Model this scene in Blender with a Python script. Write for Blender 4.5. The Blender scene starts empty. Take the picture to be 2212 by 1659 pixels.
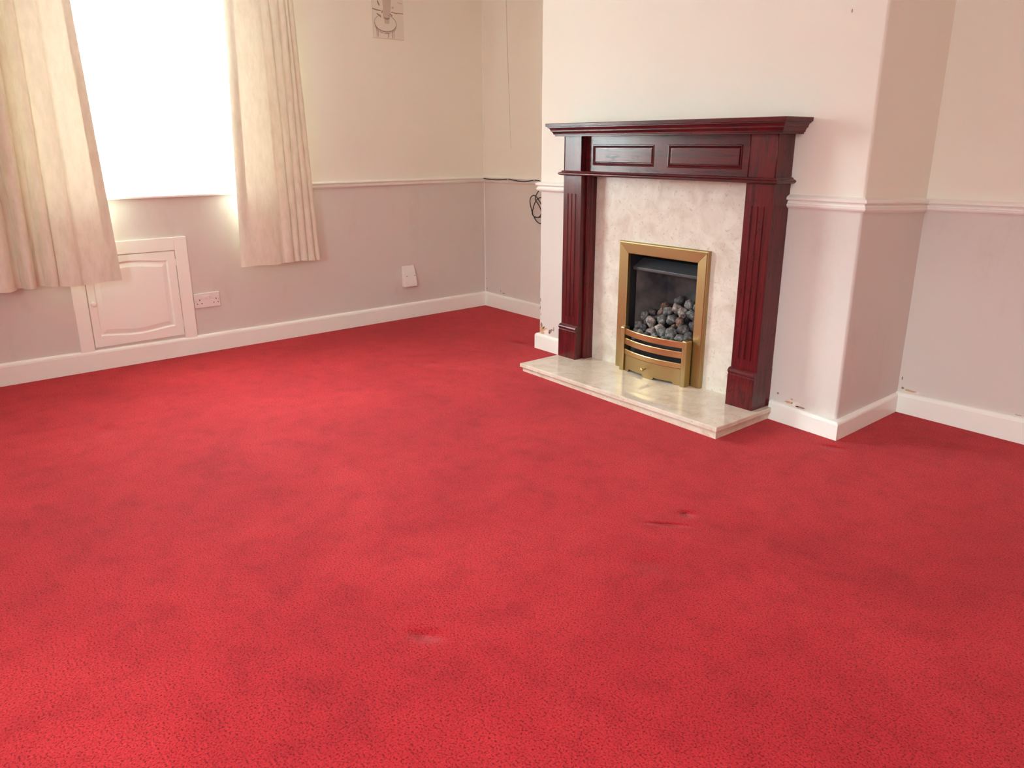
import bpy, bmesh, math, random
from mathutils import Vector, Matrix, noise
random.seed(7)
PI = math.pi
S = bpy.context.scene
C = S.collection

# ------------------------------------------------------------------ camera
cam_d = bpy.data.cameras.new('camera'); cam = bpy.data.objects.new('camera', cam_d); C.objects.link(cam)
yaw, pitch, roll = 0.90196, -0.29868, -0.0012
f = Vector((-math.sin(yaw)*math.cos(pitch), math.cos(yaw)*math.cos(pitch), math.sin(pitch)))
r0 = Vector((math.cos(yaw), math.sin(yaw), 0)); u0 = r0.cross(f)
r1 = r0*math.cos(roll) + u0*math.sin(roll); u1 = u0*math.cos(roll) - r0*math.sin(roll)
m = Matrix((r1, u1, -f)).transposed().to_4x4(); m.translation = (3.65204, -3.10498, 1.23499)
cam.matrix_world = m
cam_d.sensor_fit = 'HORIZONTAL'; cam_d.sensor_width = 36.0
cam_d.lens = 36.0*1681.676/2212.0
cam_d.clip_start = 0.05
S.camera = cam

# ------------------------------------------------------------------ sky (bright overcast day) and exposure
W = bpy.data.worlds.new('sky'); S.world = W; W.use_nodes = True
nt = W.node_tree; nt.nodes.clear()
wo = nt.nodes.new('ShaderNodeOutputWorld'); bg = nt.nodes.new('ShaderNodeBackground')
tc = nt.nodes.new('ShaderNodeTexCoord'); sp = nt.nodes.new('ShaderNodeSeparateXYZ')
rp = nt.nodes.new('ShaderNodeValToRGB'); mr = nt.nodes.new('ShaderNodeMapRange')
nt.links.new(tc.outputs['Generated'], sp.inputs[0]); nt.links.new(sp.outputs['Z'], mr.inputs['Value'])
mr.inputs['From Min'].default_value = -1; mr.inputs['From Max'].default_value = 1
nt.links.new(mr.outputs[0], rp.inputs[0])
e = rp.color_ramp.elements
e[0].position = .0; e[0].color = (.26, .27, .27, 1)
e[1].position = 1.0; e[1].color = (.84, 1.0, 1.03, 1)
x = e.new(.54); x.color = (.30, .35, .35, 1)      # ground and the houses across the street
x = e.new(.62); x.color = (.84, 1.0, 1.03, 1)
nt.links.new(rp.outputs[0], bg.inputs['Color']); bg.inputs['Strength'].default_value = 57.0
nt.links.new(bg.outputs[0], wo.inputs[0])

# window openings (on the left wall and an added fill window behind the camera); portals only guide the sampling of the sky
WY0, WY1, WZ0, WZ1 = -2.39, -1.26, 0.943, 2.15
RX0, RX1, RZ0, RZ1 = 2.05, 2.95, 1.08, 2.03
YF = -4.35
def portal(name, loc, rot, sx, sy):
    l = bpy.data.lights.new(name, 'AREA'); l.shape = 'RECTANGLE'; l.size = sx; l.size_y = sy
    l.cycles.is_portal = True
    o = bpy.data.objects.new(name, l); C.objects.link(o); o.location = loc; o.rotation_euler = rot
portal('sky_portal', (-1.40, (WY0+WY1)/2, (WZ0+WZ1)/2), (0, -PI/2, 0), WZ1-WZ0, WY1-WY0)
portal('sky_portal', ((RX0+RX1)/2, YF-.12, (RZ0+RZ1)/2), (PI/2, 0, 0), RX1-RX0, RZ1-RZ0)

S.view_settings.view_transform = 'Standard'
try: S.view_settings.look = 'None'
except Exception: pass
S.view_settings.exposure = 0.0
S.view_settings.gamma = 1.0
S.view_settings.use_curve_mapping = False
S.cycles.use_denoising = True
S.cycles.max_bounces = 14; S.cycles.diffuse_bounces = 10; S.cycles.transparent_max_bounces = 12
S.cycles.sample_clamp_indirect = 12.0

# ------------------------------------------------------------------ materials
def srgb(r, g, b):
    c = lambda v: (v/255/12.92 if v/255 <= .04045 else ((v/255+.055)/1.055)**2.4)
    return (c(r), c(g), c(b), 1)
def mat(name, color=(.8,.8,.8,1), rough=.5, metal=0, spec=.5, **kw):
    M = bpy.data.materials.new(name); M.use_nodes = True
    b = M.node_tree.nodes['Principled BSDF']
    b.inputs['Base Color'].default_value = color; b.inputs['Roughness'].default_value = rough
    b.inputs['Metallic'].default_value = metal; b.inputs['Specular IOR Level'].default_value = spec
    for k, v in kw.items(): b.inputs[k.replace('_', ' ')].default_value = v
    return M
def N(M, t, **kw):
    n = M.node_tree.nodes.new(t)
    for k, v in kw.items(): setattr(n, k, v)
    return n
def L(M, a, b): M.node_tree.links.new(a, b)
def bsdf(M): return M.node_tree.nodes['Principled BSDF']
def coords(M, scale=(1,1,1), rot=(0,0,0)):
    g = N(M, 'ShaderNodeNewGeometry'); mp = N(M, 'ShaderNodeMapping')
    mp.inputs['Scale'].default_value = scale; mp.inputs['Rotation'].default_value = rot
    L(M, g.outputs['Position'], mp.inputs['Vector']); return mp.outputs[0]
def nse(M, vec, scale, detail=3, rough=.5, dist=0):
    n = N(M, 'ShaderNodeTexNoise'); n.inputs['Scale'].default_value = scale; n.inputs['Detail'].default_value = detail
    n.inputs['Roughness'].default_value = rough; n.inputs['Distortion'].default_value = dist
    L(M, vec, n.inputs['Vector']); return n.outputs['Fac']
def ramp(M, fac, stops):
    n = N(M, 'ShaderNodeValToRGB'); el = n.color_ramp.elements
    el[0].position, el[0].color = stops[0]; el[1].position, el[1].color = stops[-1]
    for p, c in stops[1:-1]:
        q = el.new(p); q.color = c
    L(M, fac, n.inputs[0]); return n.outputs[0]
def mixc(M, fac, a, b, mode='MIX'):
    n = N(M, 'ShaderNodeMix', data_type='RGBA', blend_type=mode)
    if isinstance(fac, (int, float)): n.inputs[0].default_value = fac
    else: L(M, fac, n.inputs[0])
    for s, v in ((6, a), (7, b)):
        if isinstance(v, tuple): n.inputs[s].default_value = v
        else: L(M, v, n.inputs[s])
    return n.outputs[2]
def bump(M, h, strength=.2, dist=.002, prev=None):
    n = N(M, 'ShaderNodeBump'); n.inputs['Strength'].default_value = strength; n.inputs['Distance'].default_value = dist
    L(M, h, n.inputs['Height'])
    if prev: L(M, prev, n.inputs['Normal'])
    L(M, n.outputs[0], bsdf(M).inputs['Normal']); return n.outputs[0]
def math_(M, op, a, b=None, clamp=False):
    n = N(M, 'ShaderNodeMath', operation=op); n.use_clamp = clamp
    for i, v in enumerate((a, b)):
        if v is None: continue
        if isinstance(v, (int, float)): n.inputs[i].default_value = v
        else: L(M, v, n.inputs[i])
    return n.outputs[0]

CREAM = srgb(242, 241, 228); PINK = srgb(223, 217, 209)
def wall_mat(name, split):
    M = mat(name, CREAM, .75, spec=.25)
    g = N(M, 'ShaderNodeNewGeometry'); s = N(M, 'ShaderNodeSeparateXYZ'); L(M, g.outputs['Position'], s.inputs[0])
    up = math_(M, 'GREATER_THAN', s.outputs['Z'], split)
    v = coords(M)
    big = nse(M, v, 1.6, 4); small = nse(M, v, 60, 3)
    a = mixc(M, big, tuple(c*.95 for c in CREAM[:3])+(1,), CREAM)
    b = mixc(M, big, tuple(c*.93 for c in PINK[:3])+(1,), PINK)
    # scuffs: faint grey rubbed patches on the lower wall
    sc = nse(M, coords(M, (1, 1, .45)), 4.5, 8, .72)
    sc = ramp(M, sc, [(.56, (0,0,0,1)), (.80, (.32,.32,.32,1))])
    b = mixc(M, sc, b, srgb(186, 165, 152))
    L(M, mixc(M, up, b, a), bsdf(M).inputs['Base Color'])
    bump(M, small, .12, .002)
    return M
M_wall = wall_mat('painted_wall', .975)
M_white = mat('white_gloss_paint', srgb(249, 252, 243), .35, spec=.5)
bump(M_white, nse(M_white, coords(M_white), 25, 4), .08, .003)
M_dado = mat('dado_paint', srgb(240, 238, 230), .45, spec=.4)
M_ceil = mat('ceiling_paint', srgb(246, 244, 240), .9, spec=.2)
M_plastic = mat('white_plastic', srgb(236, 232, 226), .35)
M_dark = mat('dark_hole', (.012, .010, .010, 1), .7)
M_cable = mat('black_cable', (.012, .010, .012, 1), .45)
M_upvc = mat('white_frame', srgb(245, 245, 245), .3)

# carpet
M_carpet = mat('red_carpet', srgb(196, 40, 46), .95, spec=.12, Sheen_Weight=.28, Sheen_Roughness=.45)
bsdf(M_carpet).inputs['Sheen Tint'].default_value = srgb(255, 150, 150)
v = coords(M_carpet)
ca = ramp(M_carpet, nse(M_carpet, v, 1.3, 6, .62, .6), [(.32, srgb(155, 29, 36)), (.5, srgb(171, 35, 42)), (.66, srgb(182, 43, 49))])
cb = ramp(M_carpet, nse(M_carpet, v, 9, 5, .7), [(.36, (.85,.83,.83,1)), (.5, (1,1,1,1)), (.70, (1.06,1.05,1.05,1))])
cc = ramp(M_carpet, nse(M_carpet, v, 190, 2, .6), [(.34, (.36,.30,.32,1)), (.46, (.96,.95,.95,1)), (.66, (1.30,1.40,1.34,1))])
c1 = mixc(M_carpet, 1.0, ca, cb, 'MULTIPLY'); c1 = mixc(M_carpet, 1.0, c1, cc, 'MULTIPLY')
# furniture dents in the pile
g = N(M_carpet, 'ShaderNodeNewGeometry')
h = None
DENTS = [(2.097, -1.095, .022, .022, 0, 1.0), (2.105, -1.213, .050, .010, .75, .9), (2.127, -2.189, .040, .022, .65, 1.0), (2.079, -.120, .035, .02, .3, .9),
         (-.1685, -.031, .06, .035, 0, .8), (-.118, -.738, .05, .04, 0, .5), (-.077, -2.496, .07, .04, 0, .5), (2.24, -1.45, .05, .05, 0, .4)]
for dx, dy, rx, ry, an, dep in DENTS:
    mp = N(M_carpet, 'ShaderNodeMapping', vector_type='TEXTURE')
    mp.inputs['Location'].default_value = (dx, dy, 0); mp.inputs['Rotation'].default_value = (0, 0, an)
    mp.inputs['Scale'].default_value = (rx, ry, 1)
    L(M_carpet, g.outputs['Position'], mp.inputs['Vector'])
    ln = N(M_carpet, 'ShaderNodeVectorMath', operation='LENGTH'); L(M_carpet, mp.outputs[0], ln.inputs[0])
    k = math_(M_carpet, 'MULTIPLY', ln.outputs['Value'], ln.outputs['Value'])
    k = math_(M_carpet, 'MULTIPLY', k, -1.0); k = math_(M_carpet, 'EXPONENT', k); k = math_(M_carpet, 'MULTIPLY', k, -dep)
    h = k if h is None else math_(M_carpet, 'ADD', h, k)
L(M_carpet, c1, bsdf(M_carpet).inputs['Base Color'])
b1 = bump(M_carpet, h, 1.0, .019)
b2 = bump(M_carpet, nse(M_carpet, v, 4, 5, .6), .35, .012, b1)
bump(M_carpet, nse(M_carpet, v, 240, 3, .7), .5, .004, b2)

# mahogany: grain runs along an axis
def wood(name, axis, dark=1.0):
    M = mat(name, (.1, .01, .012, 1), .30, spec=.38, Coat_Weight=.22, Coat_Roughness=.16)
    sc = [26, 26, 26]; sc[axis] = 1.6
    v = coords(M, tuple(sc))
    g1 = nse(M, v, 1.0, 6, .6, 1.2)
    sc2 = [150, 150, 150]; sc2[axis] = 6
    g2 = nse(M, coords(M, tuple(sc2)), 1.0, 3, .6)
    c = ramp(M, g1, [(.30, (.040*dark, .0050*dark, .007*dark, 1)), (.46, (.100*dark, .0068*dark, .009*dark, 1)), (.62, (.138*dark, .0092*dark, .011*dark, 1))])
    c2 = ramp(M, g2, [(.33, (.62, .6, .6, 1)), (.5, (1, 1, 1, 1))])
    sc3 = [17, 17, 17]; sc3[axis] = 2.4
    c3 = ramp(M, nse(M, coords(M, tuple(sc3)), 1.0, 2, .5, 1.6), [(.44, (1, 1, 1, 1)), (.462, (.42, .36, .38, 1)), (.484, (1, 1, 1, 1)), (.535, (1, 1, 1, 1)), (.552, (.5, .45, .46, 1)), (.57, (1, 1, 1, 1))])
    rg_ = ramp(M, c3, [(.3, (.46, .46, .46, 1)), (.9, (.28, .28, .28, 1))]); L(M, rg_, bsdf(M).inputs['Roughness'])
    c = mixc(M, 1.0, c, c3, 'MULTIPLY')
    L(M, mixc(M, 1.0, c, c2, 'MULTIPLY'), bsdf(M).inputs['Base Color'])
    bump(M, g2, .12, .001)
    return M
M_woodz = wood('mahogany_upright', 2); M_woodx = wood('mahogany_lengthwise', 0, .85)  # same wood; lengthwise copy darkened in its colour against red carpet bounce

def marble(name, rough, lo, mid, hi):
    M = mat(name, mid, rough, spec=.5)
    v = coords(M)
    a = ramp(M, nse(M, v, 9, 6, .6, .8), [(.3, lo), (.5, mid), (.72, hi)])
    vo = N(M, 'ShaderNodeTexVoronoi'); vo.inputs['Scale'].default_value = 24; vo.inputs['Randomness'].default_value = 1
    ds = N(M, 'ShaderNodeVectorMath', operation='ADD'); nn = N(M, 'ShaderNodeTexNoise'); nn.inputs['Scale'].default_value = 14
    sc_ = N(M, 'ShaderNodeVectorMath', operation='SCALE'); sc_.inputs['Scale'].default_value = .12
    L(M, v, nn.inputs['Vector']); L(M, nn.outputs['Color'], sc_.inputs[0]); L(M, v, ds.inputs[0]); L(M, sc_.outputs[0], ds.inputs[1])
    L(M, ds.outputs[0], vo.inputs['Vector'])
    sp_ = ramp(M, vo.outputs['Distance'], [(.10, (.30,.30,.30,1)), (.24, (0,0,0,1))])
    gate = ramp(M, nse(M, v, 7, 2), [(.52, (0,0,0,1)), (.62, (1,1,1,1))])
    k = mixc(M, 1.0, sp_, gate, 'MULTIPLY')
    col = mixc(M, k, a, srgb(168, 138, 112))
    fl = ramp(M, nse(M, v, 75, 2, .5), [(.30, (.35,.35,.35,1)), (.36, (0,0,0,1))])
    col = mixc(M, fl, col, srgb(160, 128, 108))
    L(M, col, bsdf(M).inputs['Base Color']); return M
M_marble = marble('marble_panel', .22, srgb(204, 192, 174), srgb(218, 210, 196), srgb(230, 226, 212))
M_hearth = marble('marble_hearth', .07, srgb(206, 190, 168), srgb(222, 210, 190), srgb(232, 224, 208))

M_brass = mat('brushed_brass', (.47, .35, .16, 1), .42, metal=1)
bump(M_brass, nse(M_brass, coords(M_brass, (30, 30, 500)), 1, 2), .06, .001)
M_brass2 = mat('polished_brass', (.62, .45, .21, 1), .34, metal=1)
M_iron = mat('firebox_black', (.022, .021, .024, 1), .55)
M_hood = mat('hood_grey', (.05, .052, .056, 1), .42)
M_fb = mat('firebrick_panel', (.10, .088, .085, 1), .8)
cfb = ramp(M_fb, nse(M_fb, coords(M_fb), 7, 4), [(.35, (.035,.034,.042,1)), (.6, (.14,.118,.108,1))])
L(M_fb, cfb, bsdf(M_fb).inputs['Base Color'])

def curtain_mat():
    M = bpy.data.materials.new('curtain_cloth'); M.use_nodes = True
    b = bsdf(M); b.inputs['Roughness'].default_value = .9; b.inputs['Specular IOR Level'].default_value = .1
    v = coords(M, (1, 1, .35))
    c = ramp(M, nse(M, v, 30, 5, .65), [(.35, srgb(226, 220, 200)), (.6, srgb(236, 232, 214))])
    L(M, c, b.inputs['Base Color'])
    t = N(M, 'ShaderNodeBsdfTranslucent'); t.inputs['Color'].default_value = srgb(255, 236, 200)
    mx = N(M, 'ShaderNodeMixShader'); mx.inputs[0].default_value = .034
    out = M.node_tree.nodes['Material Output']
    L(M, b.outputs[0], mx.inputs[1]); L(M, t.outputs[0], mx.inputs[2]); L(M, mx.outputs[0], out.inputs[0])
    bump(M, nse(M, coords(M, (1, 1, .5)), 45, 4, .7), .3, .004)
    return M
M_curt = curtain_mat()
def see_thru(name, fac_tr, other):
    M = bpy.data.materials.new(name); M.use_nodes = True; n = M.node_tree.nodes
    tr = N(M, 'ShaderNodeBsdfTransparent'); mx = N(M, 'ShaderNodeMixShader'); mx.inputs[0].default_value = fac_tr
    o = N(M, other)
    L(M, tr.outputs[0], mx.inputs[1]); L(M, o.outputs[0], mx.inputs[2]); L(M, mx.outputs[0], n['Material Output'].inputs[0])
    return M, o
M_glass, o_ = see_thru('window_glass', .06, 'ShaderNodeBsdfGlossy'); o_.inputs['Roughness'].default_value = .02
M_net, o_ = see_thru('net_cloth', .35, 'ShaderNodeBsdfTranslucent'); o_.inputs['Color'].default_value = (.95, .95, .95, 1)

# ------------------------------------------------------------------ mesh helpers
SEAT = [False]
def finish(name, bm, m, parent=None, smooth=False, bevel=0, kind=None, label=None):
    if SEAT[0]: seat_on_hearth(bm)
    bmesh.ops.recalc_face_normals(bm, faces=bm.faces[:])
    me = bpy.data.meshes.new(name); bm.to_mesh(me); bm.free()
    me.materials.append(m)
    if smooth: me.polygons.foreach_set('use_smooth', [True]*len(me.polygons))
    o = bpy.data.objects.new(name, me); C.objects.link(o)
    if bevel:
        b = o.modifiers.new('bevel', 'BEVEL'); b.width = bevel; b.segments = 2; b.limit_method = 'ANGLE'; b.angle_limit = .6
    if parent: o.parent = parent
    if kind: o['kind'] = kind
    if label: o['label'] = label
    return o
def put_at(o, loc):
    """move a mesh's origin to loc without moving the mesh"""
    loc = Vector(loc); o.data.transform(Matrix.Translation(-loc)); o.location = loc
def thing(name, label, cat, loc=(0,0,0), group=None):
    o = bpy.data.objects.new(name, None); C.objects.link(o); o.empty_display_size = .05
    o.location = loc; o['label'] = label; o['category'] = cat
    if group: o['group'] = group
    return o
def adopt(root):
    """parts were built in world space: shift them into the root's frame"""
    off = Matrix.Translation(-Vector(root.location)); seen = set()
    def walk(o, top):
        for ch in [c for c in bpy.data.objects if c.parent == o]:
            if ch.type == 'MESH' and ch.data.name not in seen and ch.matrix_basis == Matrix.Identity(4):
                ch.data.transform(off); seen.add(ch.data.name)
            walk(ch, False)
    walk(root, True)
def tag(o, label, cat, group=None):
    o['label'] = label; o['category'] = cat
    if group: o['group'] = group
    return o
def box(bm, a, b):
    vs = [bm.verts.new((x, y, z)) for z in (a[2], b[2]) for x, y in ((a[0],a[1]),(b[0],a[1]),(b[0],b[1]),(a[0],b[1]))]
    for q in ((0,3,2,1),(4,5,6,7),(0,1,5,4),(1,2,6,5),(2,3,7,6),(3,0,4,7)): bm.faces.new([vs[i] for i in q])
    return vs
def nb(): return bmesh.new()
def prism(bm, pts, z0, z1):
    a = [bm.verts.new((x, y, z0)) for x, y in pts]; b = [bm.verts.new((x, y, z1)) for x, y in pts]; n = len(pts)
    bm.faces.new(a[::-1]); bm.faces.new(b)
    for i in range(n): bm.faces.new((a[i], a[(i+1)%n], b[(i+1)%n], b[i]))
def loft(bm, rings):
    vs = [[bm.verts.new(p) for p in r] for r in rings]; n = len(rings[0])
    for a, b in zip(vs, vs[1:]):
        for i in range(n): bm.faces.new((a[i], a[(i+1)%n], b[(i+1)%n], b[i]))
    bm.faces.new(vs[0][::-1]); bm.faces.new(vs[-1])
def layers(bm, x0, x1, yf, lay, yb=0.0):
    """stack of rectangles: (z, overhang); back stays at yb"""
    loft(bm, [[(x0-ov, yb, z), (x1+ov, yb, z), (x1+ov, yf-ov, z), (x0-ov, yf-ov, z)] for z, ov in lay])
def sweep(bm, path, prof, side=1):
    """path: (x, y, z0, h); prof: (out, zn) z = z0 + zn*h ; mitred"""
    P = [Vector(p[:2]) for p in path]; n = len(P); rings = []
    for i, p in enumerate(path):
        d1 = (P[i]-P[i-1]).normalized() if i else None; d2 = (P[i+1]-P[i]).normalized() if i < n-1 else None
        nn = [Vector((d.y, -d.x))*side for d in (d1, d2) if d]
        if len(nn) == 1: mit = nn[0]
        else: mit = (nn[0]+nn[1]); mit = mit/mit.dot(nn[0])
        rings.append([(P[i].x+mit.x*o, P[i].y+mit.y*o, p[2]+zn*p[3]) for o, zn in prof])
    loft(bm, rings)
def tube(bm, pts, r, seg=8):
    pts = [Vector(p) for p in pts]; rings = []
    up = Vector((0, 0, 1)); prev = None
    for i, p in enumerate(pts):
        d = ((pts[min(i+1, len(pts)-1)])-(pts[max(i-1, 0)])).normalized()
        if prev is None:
            a = d.cross(up)
            if a.length < .1: a = d.cross(Vector((1, 0, 0)))
        else: a = prev - d*prev.dot(d)
        a.normalize(); prev = a; b = d.cross(a)
        rings.append([tuple(p + (a*math.cos(t) + b*math.sin(t))*r) for t in [2*PI*k/seg for k in range(seg)]])
    loft(bm, rings)
def smooth_path(pts, k=6):
    pts = [Vector(p) for p in pts]; out = []
    for i in range(len(pts)-1):
        p0 = pts[max(i-1, 0)]; p1 = pts[i]; p2 = pts[i+1]; p3 = pts[min(i+2, len(pts)-1)]
        for j in range(k):
            t = j/k
            out.append(.5*((2*p1)+(p2-p0)*t+(2*p0-5*p1+4*p2-p3)*t*t+(3*p1-p0-3*p2+p3)*t**3))
    out.append(pts[-1]); return out
def lathe(bm, prof, origin, axis, seg=16):
    """prof: (r, h) along axis"""
    ax = Vector(axis).normalized(); a = ax.orthogonal().normalized(); b = ax.cross(a); o = Vector(origin)
    loft(bm, [[tuple(o+ax*h+(a*math.cos(t)+b*math.sin(t))*max(r, 1e-4)) for t in [2*PI*k/seg for k in range(seg)]] for r, h in prof])

# ------------------------------------------------------------------ setting
YB = 0.568          # back wall of both alcoves
XR, ZC = 4.45, 2.45
CHX = 2.012         # chimney breast width
def XW(y): return -1.335 - .0486*(y-YB)          # the window wall runs slightly off square
def onwall(o, y): return XW(y) + o
def shear(bm):
    for v in bm.verts: v.co.x += XW(v.co.y)
bm = nb(); box(bm, (-1.7, YF-.3, -.1), (XR+.2, YB+.2, 0)); finish('floor', bm, M_carpet, kind='structure')
bm = nb(); box(bm, (-1.7, YF-.3, ZC), (XR+.2, YB+.2, ZC+.1)); finish('ceiling', bm, M_ceil, kind='structure')
bm = nb(); T = .26
box(bm, (-T, YF-.2, -.1), (0, WY0, ZC)); box(bm, (-T, WY1, -.1), (0, YB+.2, ZC))
box(bm, (-T, WY0, -.1), (0, WY1, WZ0)); box(bm, (-T, WY0, WZ1), (0, WY1, ZC)); shear(bm)
wall_left = finish('wall_left', bm, M_wall, kind='structure')
bm = nb(); box(bm, (-1.36, YB, -.1), (XR+.2, YB+.2, ZC)); wall_back = finish('wall_back', bm, M_wall, kind='structure')
bm = nb(); box(bm, (XR, YF-.2, -.1), (XR+.2, YB, ZC)); finish('wall_right', bm, M_ceil, kind='structure')
bm = nb()
box(bm, (-1.2, YF-.2, -.1), (RX0, YF, ZC)); box(bm, (RX1, YF-.2, -.1), (XR, YF, ZC))
box(bm, (RX0, YF-.2, -.1), (RX1, YF, RZ0)); box(bm, (RX0, YF-.2, RZ1), (RX1, YF, ZC))
finish('wall_front', bm, M_ceil, kind='structure')
# chimney breast with the fire opening, soft outer arrises
bm = nb(); r = .012
def arc(cx, cy, a0, a1, n=5): return [(cx+r*math.cos(a0+(a1-a0)*i/n), cy+r*math.sin(a0+(a1-a0)*i/n)) for i in range(n+1)]
prism(bm, [(.745, 0), (.745, YB)] + [(0, YB)] + arc(r, r, PI, 1.5*PI), -.05, ZC)
prism(bm, [(1.255, YB), (1.255, 0)] + arc(CHX-r, r, 1.5*PI, 2*PI) + [(CHX-.013, YB)], -.05, ZC)
box(bm, (.745, 0, .70), (1.255, YB, ZC)); box(bm, (.745, 0, -.05), (1.255, YB, .049)); box(bm, (.745, .30, .05), (1.255, YB, .70))
wall_ch = finish('wall_chimney', bm, M_wall, kind='structure')

# baseboards: outer face paths
BB = [(-.045, 0), (0, 0), (0, .84), (-.002, .92), (-.007, .98), (-.014, 1.0), (-.045, 1.0)]
def bboard(name, path, side=1):
    bm = nb(); sweep(bm, path, BB, side); return finish(name, bm, M_white, kind='structure')
yb = YB-.0187
bboard('baseboard_left', [(onwall(.0187, y), y, -.002, hh) for y, hh in ((YF, .125), (-2.79, .124), (-1.73, .113), (-.7, .112), (yb+.04, .112))])
bboard('baseboard_alcove', [(-1.35, yb, -.002, .112), (.02, yb, -.002, .104)])
bboard('baseboard_chimney', [(-.0215, YB-.01, -.002, .1), (-.0215, -.0187, -.002, .1), (.342, -.0187, -.002, .094)])
bboard('baseboard_breast', [(1.685, -.0195, -.002, .094), (2.043, -.0385, -.002, .083), (2.0138, YB-.01, -.002, .095)])
bboard('baseboard_back', [(1.98, yb, -.002, .099), (2.57, .5505, -.002, .114), (XR, .545, -.002, .12)])
bboard('baseboard_right', [(XR-.0187, YB, -.002, .12), (XR-.0187, YF, -.002, .12)])
bboard('baseboard_front', [(XR, YF+.0187, -.002, .12), (-1.1, YF+.0187, -.002, .12)])

# dado rails (path on the wall face)
DP = [(-.02, 0), (.004, 0), (.006, .05), (.014, .13), (.018, .24), (.018, .33), (.013, .38), (.0125, .50), (.008, .54), (.008, .585), (.020, .62),
      (.023, .68), (.023, .78), (.019, .86), (.010, .93), (.004, 1.0), (-.02, 1.0)]
def dado(name, path, side=1):
    bm = nb(); sweep(bm, path, DP, side); return finish(name, bm, M_dado, kind='structure')
dado('trim_1', [(XW(y), y, z, .046) for y, z in ((WY1+.12, .957), (-.86, .957), (YB-.004, .956))])
dado('trim_2', [(-1.36, YB, .9565, .052), (.01, YB, .962, .045)])
dado('trim_3', [(0, YB-.01, .965, .058), (0, 0, .965, .058), (.341, 0, .967, .058)])
dado('trim_4', [(1.672, 0, .966, .060), (CHX, 0, .967, .061), (CHX-.013, YB-.01, .943, .06)])
dado('trim_5', [(1.98, YB, .942, .06), (2.42, YB, .950, .056), (XR, YB, .965, .056)])
dado('trim_6', [(XR, YB, .965, .056), (XR, YF, .965, .056)])
dado('trim_7', [(XR, YF, .965, .056), (RX1+.05, YF, .965, .056)])
dado('trim_8', [(RX0-.05, YF, .965, .056), (-1.1, YF, .965, .056)])
dado('trim_9', [(XW(y), y, .958, .046) for y in (YF, WY0-.10)])

# ------------------------------------------------------------------ windows
def frame_bars(root, y0, y1, z0, z1, mull, place):
    w = .055
    spec = [(y0, y0+w, z0, z1), (y1-w, y1, z0, z1), (y0+w, y1-w, z0, z0+w), (y0+w, y1-w, z1-w, z1)] + [(q-w/2, q+w/2, z0+w, z1-w) for q in mull]
    for a, b, c, d in spec:
        bm = nb(); box(bm, (-.03, a, c), (.03, b, d)); place(bm); finish('frame_bar', bm, M_upvc, root, bevel=.004)
    cols = [y0+w] + sorted(sum([[q-w/2, q+w/2] for q in mull], [])) + [y1-w]
    for i in range(0, len(cols), 2):
        bm = nb(); box(bm, (-.003, cols[i]-.002, z0+w-.002), (.003, cols[i+1]+.002, z1-w+.002)); place(bm); finish('pane', bm, M_glass, root)
def pl_left(bm):
    for v in bm.verts: v.co.x += -.15 + XW(v.co.y)
win = bpy.data.objects.new('window_1', None); C.objects.link(win); win['kind'] = 'structure'; win.location = (XW(-1.86)-.15, -1.86, WZ0)
frame_bars(win, WY0, WY1, WZ0, WZ1, [-1.86], pl_left)
bm = nb(); box(bm, (-.13, WY0+.001, WZ0-.0), (.022, WY1-.001, WZ0+.014)); shear(bm); finish('window_sill', bm, M_white, win, bevel=.004)
adopt(win)
def pl_front(bm):
    for v in bm.verts: v.co = Vector((v.co.y, v.co.x + YF - .06, v.co.z))
fill_win = bpy.data.objects.new('fill_window', None); C.objects.link(fill_win); fill_win['kind'] = 'structure'; fill_win.location = (2.5, YF-.06, RZ0)  # unseen window, added behind the camera only to give fill light
frame_bars(fill_win, RX0, RX1, RZ0, RZ1, [2.5], pl_front); adopt(fill_win)
# net curtain close to the glass
bm = nb(); rows = []
for z in (WZ0+.02, 1.3, 1.7, WZ1-.03):
    rows.append([bm.verts.new((-.085+.008*math.sin(i*1.9), WY0+.03+(WY1-WY0-.06)*i/120, z)) for i in range(121)])
for a, b in zip(rows, rows[1:]):
    for i in range(120): bm.faces.new((a[i], a[i+1], b[i+1], b[i]))
shear(bm)
net = finish('net_curtain', bm, M_net, smooth=True); put_at(net, (XW(-1.86)-.085, -1.86, WZ0+.02))
tag(net, 'sheer white net curtain glowing in the bright window between the drapes', 'curtain')

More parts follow.
